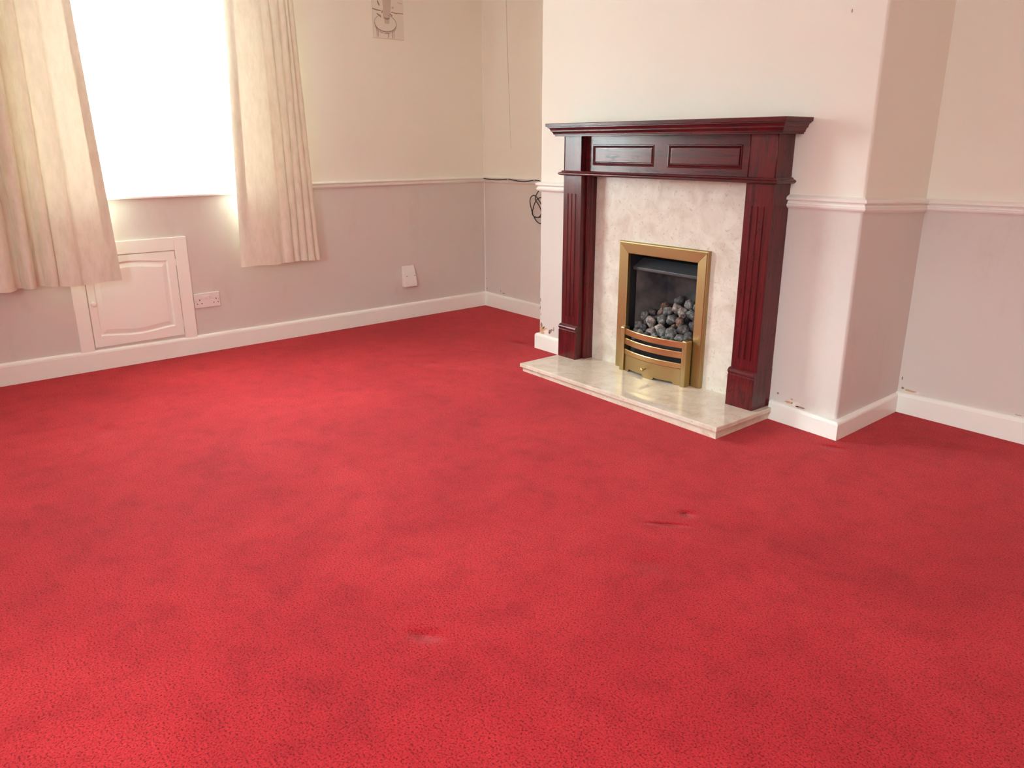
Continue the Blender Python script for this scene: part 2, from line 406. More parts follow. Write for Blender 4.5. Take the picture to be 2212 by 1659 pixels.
# drapes: folds given as (y_top, y_bottom, depth) at fold lines; z runs 2.25 (above the frame) .. 0.515
def drape(name, lines, zb, zt, base, label, wav, lead):
    n = 14; nz = 44; bm = nb(); grid = []
    for k in range(nz+1):
        t = k/nz; z = zb + (zt-zb)*t; row = []
        for i in range(len(lines)-1):
            a, b = lines[i], lines[i+1]
            ya = a[1]+(a[0]-a[1])*min(t*1.15, 1.1); yb_ = b[1]+(b[0]-b[1])*min(t*1.15, 1.1)
            for j in range(n):
                s = j/n; y = ya+(yb_-ya)*s
                amp = a[2]*(1-.18*t)
                prof = (math.sin(PI*s)**.55 if s > 0 else 0)
                off = base + a[3] + (b[3]-a[3])*s + amp*prof + wav*math.sin(y*34+2.1*t+i)*(1-.55*t) + .0035*noise.noise(Vector((y*14, z*3.2, i)))
                zz = z
                if k < 3: zz += .004*math.sin(y*22)+.004*noise.noise(Vector((y*9, 3, 1)))
                row.append(bm.verts.new((off, y, zz)))
        y = lines[-1][1]+(lines[-1][0]-lines[-1][1])*min(t*1.15, 1.1)
        row.append(bm.verts.new((base+lines[-1][3], y, z)))
        grid.append(row)
    for a, b in zip(grid, grid[1:]):
        for i in range(len(a)-1): bm.faces.new((a[i], a[i+1], b[i+1], b[i]))
    shear(bm)
    P_ = [[tuple(v.co) for v in row] for row in grid]
    o = finish(name, bm, M_curt, smooth=True)
    ym = (lines[0][1]+lines[-1][1])/2
    def hem(k0, k1, c0, c1):
        bm = nb(); g2 = [[bm.verts.new(Vector(P_[k][c])+Vector((-.0035, 0, .001))) for c in range(c0, c1)] for k in range(k0, k1)]
        for a, b in zip(g2, g2[1:]):
            for i in range(len(a)-1): bm.faces.new((a[i], a[i+1], b[i+1], b[i]))
        for side in (g2[0],):
            low = [bm.verts.new(Vector(P_[k0][c])) for c in range(c0, c1)]
            for i in range(len(side)-1): bm.faces.new((side[i], side[i+1], low[i+1], low[i]))
        h_ = finish('hem', bm, M_curt, o, smooth=True)
    nc = len(P_[0])
    hem(0, 3, 0, nc)
    hem(2, nz+1, *((0, 4) if lead else (nc-5, nc)))
    adopt_from = (XW(ym)+base, ym, zb)
    put_at(o, adopt_from)
    for ch in [c for c in bpy.data.objects if c.parent == o]: ch.data.transform(Matrix.Translation(-Vector(adopt_from)))
    tag(o, label, 'curtain'); return o
drape('curtain', [(-1.385,-1.440,.030,0), (-1.175,-1.158,.024,.004), (-1.118,-1.090,.022,.0), (-1.060,-1.045,.026,0), (-1.018,-.995,.024,0), (-.998,-.940,.024,-.004), (-.958,-.903,.010,-.012)],
      .515, 2.28, .10, 'cream fabric curtain hanging beside the picture, with narrow pleats on its outer edge', .003, 1)
drape('curtain', [(-2.98,-2.98,.06,0), (-2.86,-2.87,.06,0), (-2.745,-2.745,.085,-.03), (-2.620,-2.630,.0,-.055), (-2.598,-2.606,.090,-.055), (-2.515,-2.538,.0,-.055), (-2.478,-2.508,.055,-.035), (-2.428,-2.442,.030,.015), (-2.330,-2.330,.012,.034), (-2.185,-2.133,.0,.03)],
      .515, 2.28, .10, 'cream fabric curtain in front of the cupboard door, wide backlit leading panel and deep folds', .004, 0)
# curtain track above the frame
tr = thing('curtain_track', 'white curtain track above the window carrying both cream curtains', 'rail', (XW(-1.9)+.1, -1.9, 2.28))
bm = nb(); box(bm, (.085, -3.05, 2.285), (.125, -.80, 2.305)); shear(bm); finish('rail', bm, M_upvc, tr)
for y in (-2.95, -1.9, -.9):
    bm = nb(); box(bm, (0, y-.01, 2.285), (.09, y+.01, 2.30)); shear(bm); finish('bracket', bm, M_upvc, tr)
adopt(tr)

# ------------------------------------------------------------------ cupboard door in the window wall
cb = thing('wall_cupboard', 'small white cupboard with moulded panel door set into the wall under the window', 'cupboard', (XW(-2.05), -2.05, .12))
def wpart(name, y0, y1, z0, z1, x0, x1, parent, m=M_white, bev=.003, label=None):
    bm = nb(); box(bm, (x0, y0, z0), (x1, y1, z1)); shear(bm); return finish(name, bm, m, parent, bevel=bev, label=label)
wpart('frame_stile', -2.376, -2.304, .105, .716, -.02, .014, cb); wpart('frame_stile', -1.799, -1.727, .105, .716, -.02, .014, cb)
wpart('frame_rail', -2.304, -1.799, .641, .716, -.02, .014, cb)
wpart('backing', -2.304, -1.799, .105, .641, -.03, -.016, cb, M_dark, 0)
door = None
# door leaf with a raised field whose top and bottom edges are shaped
def curve_top(s):  # s 0..1 across: lowered shoulders, raised middle
    w = .5-.5*math.cos(2*PI*min(max(s, 0), 1)); return .016*w**.9
def ring(dy0, dy1, z0, z1, inset, x, n=28):
    y0, y1 = dy0+inset, dy1-inset; pts = []
    for i in range(n+1):
        s = i/n; pts.append((x, y0+(y1-y0)*s, z0+inset - .0 + .014 - curve_top(s)*1.0))
    for i in range(n+1):
        s = 1-i/n; pts.append((x, y0+(y1-y0)*s, z1-inset - .014 + curve_top(s)*1.0))
    return pts
bm = nb()
Y0, Y1, Z0, Z1 = -2.299, -1.804, .131, .637
py0, py1, pz0, pz1 = -2.262, -1.848, .178, .600
n = 28
rg = ring(py0, py1, pz0, pz1, 0, .012)
outer = []
for (x_, y_, z_) in rg:
    s = (y_-py0)/(py1-py0)
    outer.append((.012, Y0+(Y1-Y0)*s, Z0 if z_ < .4 else Z1))
back = [(-.012, p[1], p[2]) for p in outer]
rings_ = [back, outer, rg, ring(py0, py1, pz0, pz1, .007, .005), ring(py0, py1, pz0, pz1, .012, .005), ring(py0, py1, pz0, pz1, .034, .0115), ring(py0, py1, pz0, pz1, .036, .0115)]
loft(bm, rings_); shear(bm); door = finish('door', bm, M_white, cb)
bm = nb(); ky, kz = -2.2787, .383
lathe(bm, [(.006, 0), (.006, .010), (.013, .016), (.016, .023), (.0145, .030), (.008, .034), (.001, .0345)], (XW(ky)+.011, ky, kz), (1, 0, 0)); finish('knob', bm, M_white, door, smooth=True)
for z in (.20, .57):
    bm = nb(); tube(bm, [(XW(-1.801)+.013, -1.8015, z-.02), (XW(-1.801)+.013, -1.8015, z+.02)], .0035, 8); finish('hinge', bm, M_white, door)
adopt(cb)

# ------------------------------------------------------------------ sockets
so = thing('double_socket', 'white double power socket on the wall to the right of the small cupboard', 'socket', (XW(-1.643), -1.643, .277))
pl = wpart('faceplate', -1.7205, -1.5645, .277, .367, 0, .009, so, M_plastic, .003)
for c in (-1.692, -1.592):
    for dy, dz, w, hh in ((.004, .326, .0022, .0045), (-.0125, .304, .0035, .0022), (.0145, .304, .0035, .0022)):
        bm = nb(); box(bm, (.0075, c+dy-w, dz-hh), (.0093, c+dy+w, dz+hh)); shear(bm); finish('pin_hole', bm, M_dark, pl)
for y in (-1.653, -1.632): wpart('switch', y-.0065, y+.0065, .330, .350, .008, .0125, pl, M_plastic, .0015)
for y in (-1.713, -1.572):
    bm = nb(); lathe(bm, [(.0022, 0), (.0022, .0006)], (XW(y)+.0088, y, .320), (1, 0, 0), 10); finish('screw', bm, mat('screw', (.35, .33, .32, 1), .35, 1), pl)
adopt(so)
bo = thing('wall_outlet_box', 'curved white cable outlet box low on the wall between window and alcove corner', 'outlet', (XW(-.165), -.165, .236))
bm = nb(); y0, y1 = -.218, -.114
prof = [(0, .236), (.044, .236), (.046, .242), (.042, .268), (.036, .295), (.028, .325), (.019, .352), (.012, .372), (.007, .386), (0, .386)]
loft(bm, [[(x_, yy, z_) for x_, z_ in prof] for yy in (y0, y1)]); shear(bm); bx_ = finish('cover', bm, M_plastic, bo, bevel=.003)
for y in (-.194, -.126):
    bm = nb(); lathe(bm, [(.0032, 0), (.0032, .002)], (XW(y)+.0305, y, .3135), (.95, 0, .3), 10); finish('screw', bm, mat('outlet_screw', (.10, .08, .07, 1), .5), bx_)
adopt(bo)

# ------------------------------------------------------------------ little picture
pic = thing('picture', 'small unframed pencil sketch of a round table, pinned high on the window wall', 'picture', (XW(-.245), -.245, 1.909))
M_paper = mat('paper', srgb(228, 224, 210), .8); M_pen = mat('pencil_line', srgb(160, 145, 132), .9); M_pen2 = mat('pencil_shade', srgb(204, 192, 178), .9)
sh = wpart('canvas', -.3685, -.1235, 1.909, 2.27, 0, .010, pic, M_paper, .002)
def stroke(pts, w, m_, name='sketch_line'):
    bm = nb(); pts = [Vector((0, a, b)) for a, b in pts]; L_, R_ = [], []
    for i, p in enumerate(pts):
        d = (pts[min(i+1, len(pts)-1)]-pts[max(i-1, 0)]).normalized(); nn = Vector((0, -d.z, d.y))*w*(.6+.4*math.sin(PI*(i+.5)/len(pts)))
        L_.append(bm.verts.new((.0103, p.y+nn.y, p.z+nn.z))); R_.append(bm.verts.new((.0103, p.y-nn.y, p.z-nn.z)))
    for i in range(len(pts)-1): bm.faces.new((L_[i], L_[i+1], R_[i+1], R_[i]))
    shear(bm); finish(name, bm, m_, sh)
def fill(pts, m_, name='sketch_shade', x=.01015):
    bm = nb(); bm.faces.new([bm.verts.new((x, a, b)) for a, b in pts]); shear(bm); finish(name, bm, m_, sh)
el = lambda a0, a1, cy=-.268, cz=2.002, ry=.084, rz=.052, n=22: [(cy+ry*math.cos(a0+(a1-a0)*i/n), cz+rz*math.sin(a0+(a1-a0)*i/n)) for i in range(n+1)]
stroke(el(PI*.98, PI*2.06), .0035, M_pen); stroke(el(0, PI*.42), .0022, M_pen); stroke(el(PI*.62, PI), .0016, M_pen)
stroke(el(PI*1.05, PI*1.95, cz=1.992), .002, M_pen)
for y, zt in ((-.338, 1.972), (-.326, 1.958), (-.252, 1.944), (-.215, 1.962), (-.203, 1.970)): stroke([(y, zt), (y+.001, 1.94), (y, 1.914)], .0028 if y in (-.338, -.252, -.215) else .0016, M_pen)
stroke([(-.364, 2.083), (-.33, 2.077), (-.30, 2.075)], .004, M_pen); stroke([(-.222, 2.073), (-.18, 2.070), (-.125, 2.072)], .003, M_pen)
stroke([(-.366, 1.92), (-.3665, 2.05), (-.3655, 2.26)], .0012, M_pen2)
fill([(-.286, 2.03), (-.232, 2.03), (-.222, 2.10), (-.212, 2.26), (-.296, 2.26), (-.282, 2.10)], M_pen2)
fill([(-.274, 2.000), (-.238, 2.000), (-.236, 2.03), (-.278, 2.03)], M_pen2); stroke([(-.276, 2.034), (-.256, 2.029), (-.236, 2.035)], .006, M_pen)
stroke([(-.333, 2.056), (-.312, 2.047), (-.300, 2.036)], .005, M_pen); stroke([(-.292, 2.062), (-.288, 2.078)], .005, M_pen); stroke([(-.232, 2.063), (-.212, 2.05)], .005, M_pen)
stroke([(-.324, 2.134), (-.318, 2.120), (-.310, 2.105)], .006, M_pen); stroke([(-.215, 2.098), (-.200, 2.106)], .007, M_pen2)
stroke([(-.17, 2.138), (-.15, 2.133), (-.13, 2.134)], .0025, M_pen2)
adopt(pic)

# ------------------------------------------------------------------ alcove: crack, clipped cable, coil
def ribbon(bm, pts, w, axis, depth):
    # thin strip standing proud of a wall whose normal is -axis
    for i in range(len(pts)-1):
        a, b = Vector(pts[i]), Vector(pts[i+1])
        ww = w*(.6+.4*random.random())
        o = Vector((ww, 0, 0)); dd = Vector((0, -depth, 0))
        q = [a-o, a+o, b+o, b-o]
        loft(bm, [[tuple(p) for p in q], [tuple(p+dd) for p in q]])
bm = nb(); pts = []
for i in range(40):
    t = i/39; z = 2.40+(1.20-2.40)*t; x = -1.062+(.058)*t**1.3 + .003*noise.noise(Vector((z*7, 0, 0)))
    pts.append((x, YB, z))
ribbon(bm, pts[:33], .0011, 'y', .0005); ribbon(bm, pts[32:], .0005, 'y', .0004)
cr = finish('wall_crack', bm, mat('crack', srgb(110, 84, 62), .9), wall_back)
cable = bpy.data.objects.new('cable', None); C.objects.link(cable); cable.location = (-.95, YB-.03, .98)
tag(cable, 'thin black cable clipped along the alcove dado rail, ending in a loose hanging coil', 'cable')
yc = YB-.0245
bm = nb(); P = smooth_path([(-1.312, yc, .9865), (-1.22, yc-.001, .9815), (-1.11, yc, .9825), (-1.007, yc, .9905), (-.94, yc-.001, .985), (-.87, yc, .979), (-.80, yc, .980), (-.730, yc, .990), (-.68, yc, .993), (-.64, yc, .985), (-.62, yc, .96)])
tube(bm, P, .0033, 8); finish('run', bm, M_cable, cable, smooth=True)
bm = nb()
def lp(cx, cz, rx, rz, tilt, a0, a1, y, n=20):
    out = []
    for i in range(n):
        a = a0+(a1-a0)*i/(n-1); x_ = rx*math.cos(a); z_ = rz*math.sin(a)
        out.append((cx+x_*math.cos(tilt)-z_*math.sin(tilt), y+.006*math.sin(a*1.3), cz+x_*math.sin(tilt)+z_*math.cos(tilt)))
    return out
yq = YB-.022
P = [(-.62, yc, .955), (-.645, yq, .935), (-.668, yq-.003, .91), (-.690, yq-.004, .88), (-.690, yq-.003, .855), (-.662, yq, .826)]
P += [(-.64, yq, .80), (-.630, yq, .77), (-.648, yq, .745), (-.685, yq-.004, .735), (-.715, yq-.004, .748), (-.737, yq-.003, .79), (-.7545, yq-.002, .838), (-.748, yq-.002, .868), (-.722, yq-.002, .886), (-.69, yq-.004, .884), (-.658, yq-.006, .862), (-.628, yq-.004, .83)]
P += [(-.615, yq, .79), (-.625, yq, .75), (-.655, yq-.006, .737), (-.700, yq-.008, .742), (-.722, yq-.008, .762), (-.712, yq-.006, .80), (-.692, yq-.008, .838), (-.662, yq-.008, .866), (-.625, yq-.004, .875)]
P += [(-.60, yq, .83), (-.605, yq, .77), (-.63, yq, .70), (-.662, yq-.004, .702), (-.692, yq-.004, .722), (-.722, yq-.002, .755), (-.726, yq, .775)]
P = smooth_path(P, 5)
tube(bm, P, .0034, 8); finish('coil', bm, M_cable, cable, smooth=True)
adopt(cable)
for i, (x_, z_) in enumerate(((-1.007, .9905), (-.705, .992))):
    c = thing('cable_clip', ('white cable clip midway along the black cable on the dado rail', 'white cable clip on the black cable, right next to the chimney breast')[i], 'clip', (x_, YB-.02, z_), 'clips holding the black cable')
    bm = nb(); tube(bm, [(x_-.004, yc-.001, z_), (x_+.004, yc-.001, z_)], .0052, 10); box(bm, (x_-.004, yc-.004, z_-.007), (x_+.004, YB-.014, z_-.001)); finish('clip_body', bm, M_plastic, c)
    bm = nb(); lathe(bm, [(.002, 0), (.002, .003)], (x_, yc-.003, z_+.006), (0, -1, 0), 8); finish('nail', bm, mat('nail_steel', (.5, .48, .45, 1), .4, 1), c)
    adopt(c)

bm = nb()
tube(bm, [(XW(YB)+.003, YB-.003, z) for z in [.11+i*.1 for i in range(24)]], .0045, 6)
finish('corner_filler', bm, M_ceil, wall_back)
# ------------------------------------------------------------------ plaster damage and chipped paint
M_plaster = mat('bare_plaster', srgb(205, 165, 130), .9); M_chip = mat('dirt_chip', srgb(150, 128, 112), .9); M_light = mat('bare_gypsum', srgb(236, 222, 210), .9)
def blob(name, cx, cz, rx, rz, m_, parent, y=0.0, th=.0007, seed=0, plane='y', rot=0):
    bm = nb(); n = 16; ring_ = []
    for i in range(n):
        a = 2*PI*i/n; k = 1+.55*noise.noise(Vector((math.cos(a)*1.7, math.sin(a)*1.7, seed*3.1)))
        u, w = rx*k*math.cos(a), rz*k*math.sin(a)
        u, w = u*math.cos(rot)-w*math.sin(rot), u*math.sin(rot)+w*math.cos(rot)
        ring_.append((cx+u, cz+w))
    if plane == 'y': loft(bm, [[(a, y+.001, b) for a, b in ring_], [(a, y-th, b) for a, b in ring_]])
    else: loft(bm, [[(y-.001, a, b) for a, b in ring_], [(y+th, a, b) for a, b in ring_]])
    finish(name, bm, m_, parent)
D = [(.030, .122, .026, .022, M_plaster, 1, 0), (.075, .114, .030, .014, M_light, 2, 0), (.022, .150, .008, .020, M_chip, 3, 0), (.045, .140, .012, .005, M_chip, 4, .8),
     (.104, .126, .014, .013, M_chip, 5, .3), (.118, .137, .018, .0035, M_chip, 6, .2), (.138, .145, .003, .012, M_chip, 7, 0), (.060, .134, .016, .004, M_plaster, 8, .3),
     (.012, .31, .003, .012, M_chip, 10, .2), (.010, .26, .003, .010, M_chip, 11, 0), (.016, .22, .0025, .006, M_chip, 12, .5)]
for cx, cz, rx, rz, m_, sd, ro in D: blob('plaster_damage', cx, cz, rx, rz, m_, wall_ch, 0, .0006+.0002*(sd % 3), sd, 'y', ro)
for cx, cz, rx, rz, m_, sd in [(1.775, .100, .022, .006, M_plaster, 21), (1.812, .099, .020, .010, M_light, 22), (1.835, .090, .020, .004, M_chip, 23), (1.716, .128, .004, .006, M_chip, 24), (1.79, .118, .008, .004, M_plaster, 25),
                               (1.865, 1.731, .0022, .0075, M_chip, 26)]:
    blob('paint_chip', cx, cz, rx, rz, m_, wall_ch, 0, .0007, sd, 'y')
for cx, cz, rx, rz, m_, sd in [(.143, 1.478, .008, .0035, M_chip, 31), (.30, .93, .008, .004, M_chip, 33)]:
    blob('paint_chip', cx, cz, rx, rz, m_, wall_ch, CHX-.003-.013*cx/YB+.0012, .0007, sd, 'x')
for cx, cz, rx, rz, m_, sd in [(2.06, .112, .024, .005, M_plaster, 41), (2.095, .110, .008, .007, M_light, 42), (2.022, .118, .007, .006, M_chip, 43), (2.014, .165, .003, .008, M_chip, 44), (2.52, .1175, .012, .0014, M_chip, 45),
                               (-1.315, .135, .003, .008, M_chip, 46), (-1.322, .215, .003, .005, M_chip, 47), (-1.10, .125, .018, .003, M_chip, 48), (-1.135, .138, .003, .008, M_chip, 49)]:
    blob('paint_chip', cx, cz, rx, rz, m_, wall_back, YB, .0007, sd, 'y')

# ------------------------------------------------------------------ hearth
he = thing('hearth', 'polished cream marble hearth slab on a low plinth in front of the fireplace', 'hearth', (1.0, -.2, 0))
HZ = lambda x: .046 + .0125*(x-.34)/1.374          # the hearth is a little out of level
def hearthslab(name, pts, zs, parent, top=False):
    bm = nb(); c = Vector((1.02, -.1))
    rings = []
    for z, ins in zs:
        rings.append([(p[0]+(ins if p[0] < 1 else -ins), p[1]+(ins if p[1] < -.1 else 0), z) for p in pts])
    loft(bm, rings)
    for v in bm.verts:
        if top: v.co.z += HZ(v.co.x)
        elif v.co.z > .021: v.co.z = HZ(v.co.x)-.0215
        elif v.co.z > .01: v.co.z = HZ(v.co.x)-.0240
    return finish(name, bm, M_hearth, parent)
def seat_on_hearth(bm):
    for v in bm.verts:
        if .0485 < v.co.z < .0513: v.co.z = HZ(v.co.x)+.0002
hearthslab('top_slab', [(.325, -.0005), (.325, -.022), (.333, -.4245), (1.7145, -.4435), (1.702, -.038), (1.702, -.0005)], [(-.0215, .0015), (-.020, 0), (-.004, 0), (-.0012, .001), (0, .0035)], he, True)
hearthslab('plinth_slab', [(.345, -.0005), (.345, -.022), (.345, -.412), (1.704, -.4305), (1.688, -.038), (1.688, -.0005)], [(.0, 0), (.0200, 0), (.0201, .014), (.0217, .014)], he)
adopt(he)

SEAT[0] = True
# ------------------------------------------------------------------ marble back panel
bp = thing('marble_panel', 'mottled cream marble back panel inside the mahogany surround, around the fire', 'fireplace panel', (1.0, -.01, .05))
bm = nb()
box(bm, (.485, -.020, .0497), (.745, -.0003, 1.0712)); box(bm, (1.255, -.020, .0497), (1.53, -.0003, 1.0712)); box(bm, (.745, -.020, .70), (1.255, -.0003, 1.0712))
finish('slab', bm, M_marble, bp); adopt(bp)

# ------------------------------------------------------------------ mahogany surround
su = thing('fireplace_surround', 'dark red mahogany fireplace surround with fluted pilasters and stepped mantel shelf', 'fireplace', (1.007, -.06, .05))
PF = -.1187; ZH = .0497; ZM = 1.0715
def pilaster(x0, x1, inner):
    w = x1-x0
    ctr = [x0 + w*k for k in (.27, .49, .71)]
    g, d = .0048, .0045
    poly = [(x0, -.001), (x0, PF)]
    for c_ in ctr: poly += [(c_-g, PF), (c_-g*.35, PF+d), (c_+g*.35, PF+d), (c_+g, PF)]
    poly += [(x1, PF), (x1, -.001)]
    bm = nb(); prism(bm, poly, .285, .975)
    # lower and upper plain blocks, flute ends closed by small wedges
    box(bm, (x0, PF, ZH), (x1, -.001, .285)); box(bm, (x0, PF, .975), (x1, -.001, ZM))
    o = finish('pilaster', bm, M_woodz, su)
    bm = nb()
    layers(bm, x0-.001, x1+.0005, PF, [(ZH, .0195), (.205, .0195), (.208, .0165), (.211, .0155), (.214, .018), (.219, .0225), (.225, .0235), (.231, .021), (.236, .015), (.239, .006), (.2405, -.003)], PF+.03)
    # keep plinth flush at the sides
    seat_on_hearth(bm)
    for v in bm.verts:
        v.co.x = min(max(v.co.x, x0-.0015), x1+.0015) if abs(v.co.x-x0) < .03 or abs(v.co.x-x1) < .03 else v.co.x
        if v.co.y > PF+.02: v.co.y = -.0015
    finish('plinth', bm, M_woodz, o)
    # inner jamb: stepped moulding returning to the marble
    s = 1 if inner > 0 else -1; xi = x1 if s > 0 else x0
    pr = [(0, -.0205), (0, -.079), (.005, -.079), (.0065, -.082), (.010, -.083), (.0115, -.080), (.015, -.079), (.020, -.077), (.0205, -.060), (.018, -.057), (.018, -.052), (.0205, -.048), (.0215, -.0205)]
    bm = nb(); prism(bm, [(xi+s*a, b) for a, b in pr], ZH, ZM+.01); finish('jamb_moulding', bm, M_woodz, o)
    # block above the small shelf
    bm = nb(); box(bm, (x0, PF, 1.0965), (x1, -.001, 1.277)); ob = finish('upper_block', bm, M_woodz, su)
    for xe in (x0+.003, x1-.003):
        bm = nb(); tube(bm, [(xe, PF-.0005, 1.0965), (xe, PF-.0005, 1.276)], .0022, 8); finish('edge_bead', bm, M_woodz, ob, smooth=True)
pilaster(.3395, .4790, 1); pilaster(1.5310, 1.6735, -1)
# frieze
FZ0, FZ1, FX0, FX1, FY = 1.0960, 1.277, .479, 1.531, -.083
pans = [(.5265, .9575, 1.127, 1.2325), (1.0455, 1.4725, 1.127, 1.2325)]
bm = nb()
xs = [FX0, pans[0][0], pans[0][1], pans[1][0], pans[1][1], FX1]; zs = [FZ0, pans[0][2], pans[0][3], FZ1]
for i in range(5):
    for j in range(3):
        if j == 1 and i in (1, 3): continue
        box(bm, (xs[i], FY, zs[j]), (xs[i+1], -.03, zs[j+1]))
bmesh.ops.remove_doubles(bm, verts=bm.verts[:], dist=1e-5)
fr = finish('frieze', bm, M_woodx, su)
for a, b, c, d in pans:
    bm = nb()
    def rr(i, y): return [(a+i, y, c+i), (b-i, y, c+i), (b-i, y, d-i), (a+i, y, d-i)]
    loft(bm, [rr(0, FY+.02), rr(0, FY), rr(.0025, FY-.0035), rr(.006, FY-.004), rr(.010, FY+.002), rr(.013, FY+.007), rr(.015, FY+.0075), rr(.0165, FY+.0015), rr(.02, FY+.001)])
    finish('raised_panel', bm, M_woodx, fr)
# small shelf moulding and mantel shelf
bm = nb(); layers(bm, .3395, 1.6735, PF, [(ZM, -.01), (ZM, .012), (1.0745, .020), (1.079, .0245), (1.0835, .0245), (1.0875, .019), (1.0905, .012), (1.094, .010), (1.0972, .007)]); finish('shelf_moulding', bm, M_woodx, su)
bm = nb(); layers(bm, .3395, 1.6735, PF, [(1.2758, 0), (1.2758, .0375), (1.2825, .0380), (1.2835, .0435), (1.2885, .0440), (1.2975, .0485), (1.3000, .0500), (1.3005, .0545), (1.3060, .0550),
    (1.3170, .0605), (1.3195, .0670), (1.3235, .0672), (1.3250, .0745), (1.3390, .0760), (1.3417, .0750)]); finish('mantel_shelf', bm, M_woodx, su)
adopt(su)

# ------------------------------------------------------------------ gas fire
fi = thing('gas_fire', 'inset gas fire with brass trim frame, black hood and dark firebox', 'fire', (1.0, -.03, .05))
def mitre_rail(pA, pB, A, B):
    """pA, pB: outer corner points (x,z); A,B: inner corner points; section bulges to y front"""
    bm = nb(); sec = [(0, -.0205), (0, -.036), (.05, -.040), (.14, -.0405), (.16, -.043), (.95, -.0385), (1, -.036), (1, -.015)]
    rings = []
    for (o, i_) in ((pA, A), (pB, B)):
        rings.append([(o[0]+(i_[0]-o[0])*t, y, o[1]+(i_[1]-o[1])*t) for t, y in sec])
    loft(bm, rings); return finish('frame_rail', bm, M_brass, fi)
ox0, ox1, ix0, ix1, zt, zi, zbt = .7065, 1.2985, .7705, 1.2325, .7435, .6805, .0497
e_ = .0006
mitre_rail((ox0, zbt), (ox0, zt-e_), (ix0, zbt), (ix0, zi-e_))
mitre_rail((ox0+e_, zt), (ox1-e_, zt), (ix0+e_, zi), (ix1-e_, zi))
mitre_rail((ox1, zt-e_), (ox1, zbt), (ix1, zi-e_), (ix1, zbt))
# firebox
bm = nb()
for a, b in (((.755, -.016, .052), (.768, .26, .695)), ((1.235, -.016, .052), (1.248, .26, .695)), ((.768, -.016, .684), (1.235, .26, .695)), ((.768, .245, .052), (1.235, .26, .684)), ((.768, -.016, .052), (1.235, .245, .062))): box(bm, a, b)
finish('firebox', bm, M_iron, fi)
bm = nb(); prism(bm, [(.772, .035), (.775, .03), (.862, .19), (.86, .195)], .20, .60); finish('side_cheek', bm, M_fb, fi)
bm = nb(); prism(bm, [(1.232, .035), (1.229, .03), (1.142, .19), (1.144, .195)], .20, .60); finish('side_cheek', bm, M_fb, fi)
bm = nb(); box(bm, (.858, .188, .20), (1.146, .196, .62)); finish('back_brick', bm, M_fb, fi)
bm = nb()
loft(bm, [[(x_, y, z) for y, z in ((.004, .590), (.000, .594), (.000, .607), (.006, .611), (.075, .648), (.23, .665), (.23, .60), (.03, .598), (.012, .590))] for x_ in (.7745, 1.2285)])
finish('hood', bm, M_hood, fi, bevel=.002)
bm = nb()
loft(bm, [[(.776, y0, z), (1.228, y0, z), (1.228-(y1 > .1)*.03, y1, z2), (.776+(y1 > .1)*.03, y1, z2)] for y0, z, y1, z2 in ((-.012, .06, .18, .06), (-.012, .215, .18, .24), (.0, .245, .18, .30))])
finish('coal_bed', bm, M_iron, fi)
adopt(fi)

# ------------------------------------------------------------------ brass fret
ft = thing('fire_fret', 'brass fret with bowed bars and ash cover standing on the hearth before the coals', 'fire fret', (1.008, -.07, .05))
bow = lambda x: -.037*(1-((x-1.008)/.205)**2)
def post(x0, x1):
    bm = nb(); r_ = .007; pts = []
    yf, yk = -.087, -.0445
    pts = [(x0, yk), (x1, yk), (x1, yf+r_)] + [(x1-r_+r_*math.cos(a), yf+r_+r_*math.sin(a)) for a in [-.4, -.8, -1.2]] + [(x1-r_, yf), (x0+r_, yf)] + [(x0+r_-r_*math.sin(a), yf+r_-r_*math.cos(a)) for a in [.4, .8, 1.2]] + [(x0, yf+r_)]
    cx, cy = (x0+x1)/2, (yf+yk)/2
    sc = lambda k: [(cx+(x-cx)*k, cy+(y-cy)*k) for x, y in pts]
    loft(bm, [[(x, y, z) for x, y in sc(k)] for k, z in ((1, .0497), (1, .287), (.93, .291), (.78, .2935))])
    finish('post', bm, M_brass, ft)
post(.781, .810); post(1.206, 1.236)
def bar(z0, z1, name='bar', th=.010, zf=None):
    bm = nb(); n = 24; rings = []
    for i in range(n+1):
        x = .806+(1.21-.806)*i/n; y = -.074+bow(x)
        zb_ = zf(x) if zf else z0
        rings.append([(x, y+th, zb_), (x, y+.002, zb_), (x, y, zb_+.002), (x, y, z1-.003), (x, y+.002, z1), (x, y+th, z1)])
    loft(bm, rings); return finish(name, bm, M_brass if name != 'bar' else M_brass2, ft)
bar(.250, .284); bar(.197, .232); bar(.143, .171)
def panel_bottom(x):
    u = (x-1.008)/.2
    if abs(u) > .80: return .0502
    if abs(u) > .76: return .0502+(.0665-.0502)*(.80-abs(u))/.04
    if abs(u) > .20: return .0665
    if abs(u) > .15: return .0665-(.0665-.0502)*(.20-abs(u))/.05
    return .0502
bm = nb(); n = 96; rings = []
for i in range(n+1):
    x = .812+(1.203-.812)*i/n; y = -.071+bow(x); zb_ = panel_bottom(x)
    rings.append([(x, y+.006, zb_), (x, y, zb_), (x, y, .1415), (x, y+.006, .1415)])
loft(bm, rings); ash = finish('ash_cover', bm, M_brass, ft)
bm = nb(); kx = .992; ky = -.071+bow(kx)
lathe(bm, [(.0045, 0), (.0045, .014), (.007, .017), (.0098, .022), (.0088, .028), (.004, .032), (.0005, .0325)], (kx, ky, .103), (-.1, -1, .0)); finish('knob', bm, M_brass2, ash, smooth=True)
adopt(ft)

SEAT[0] = False
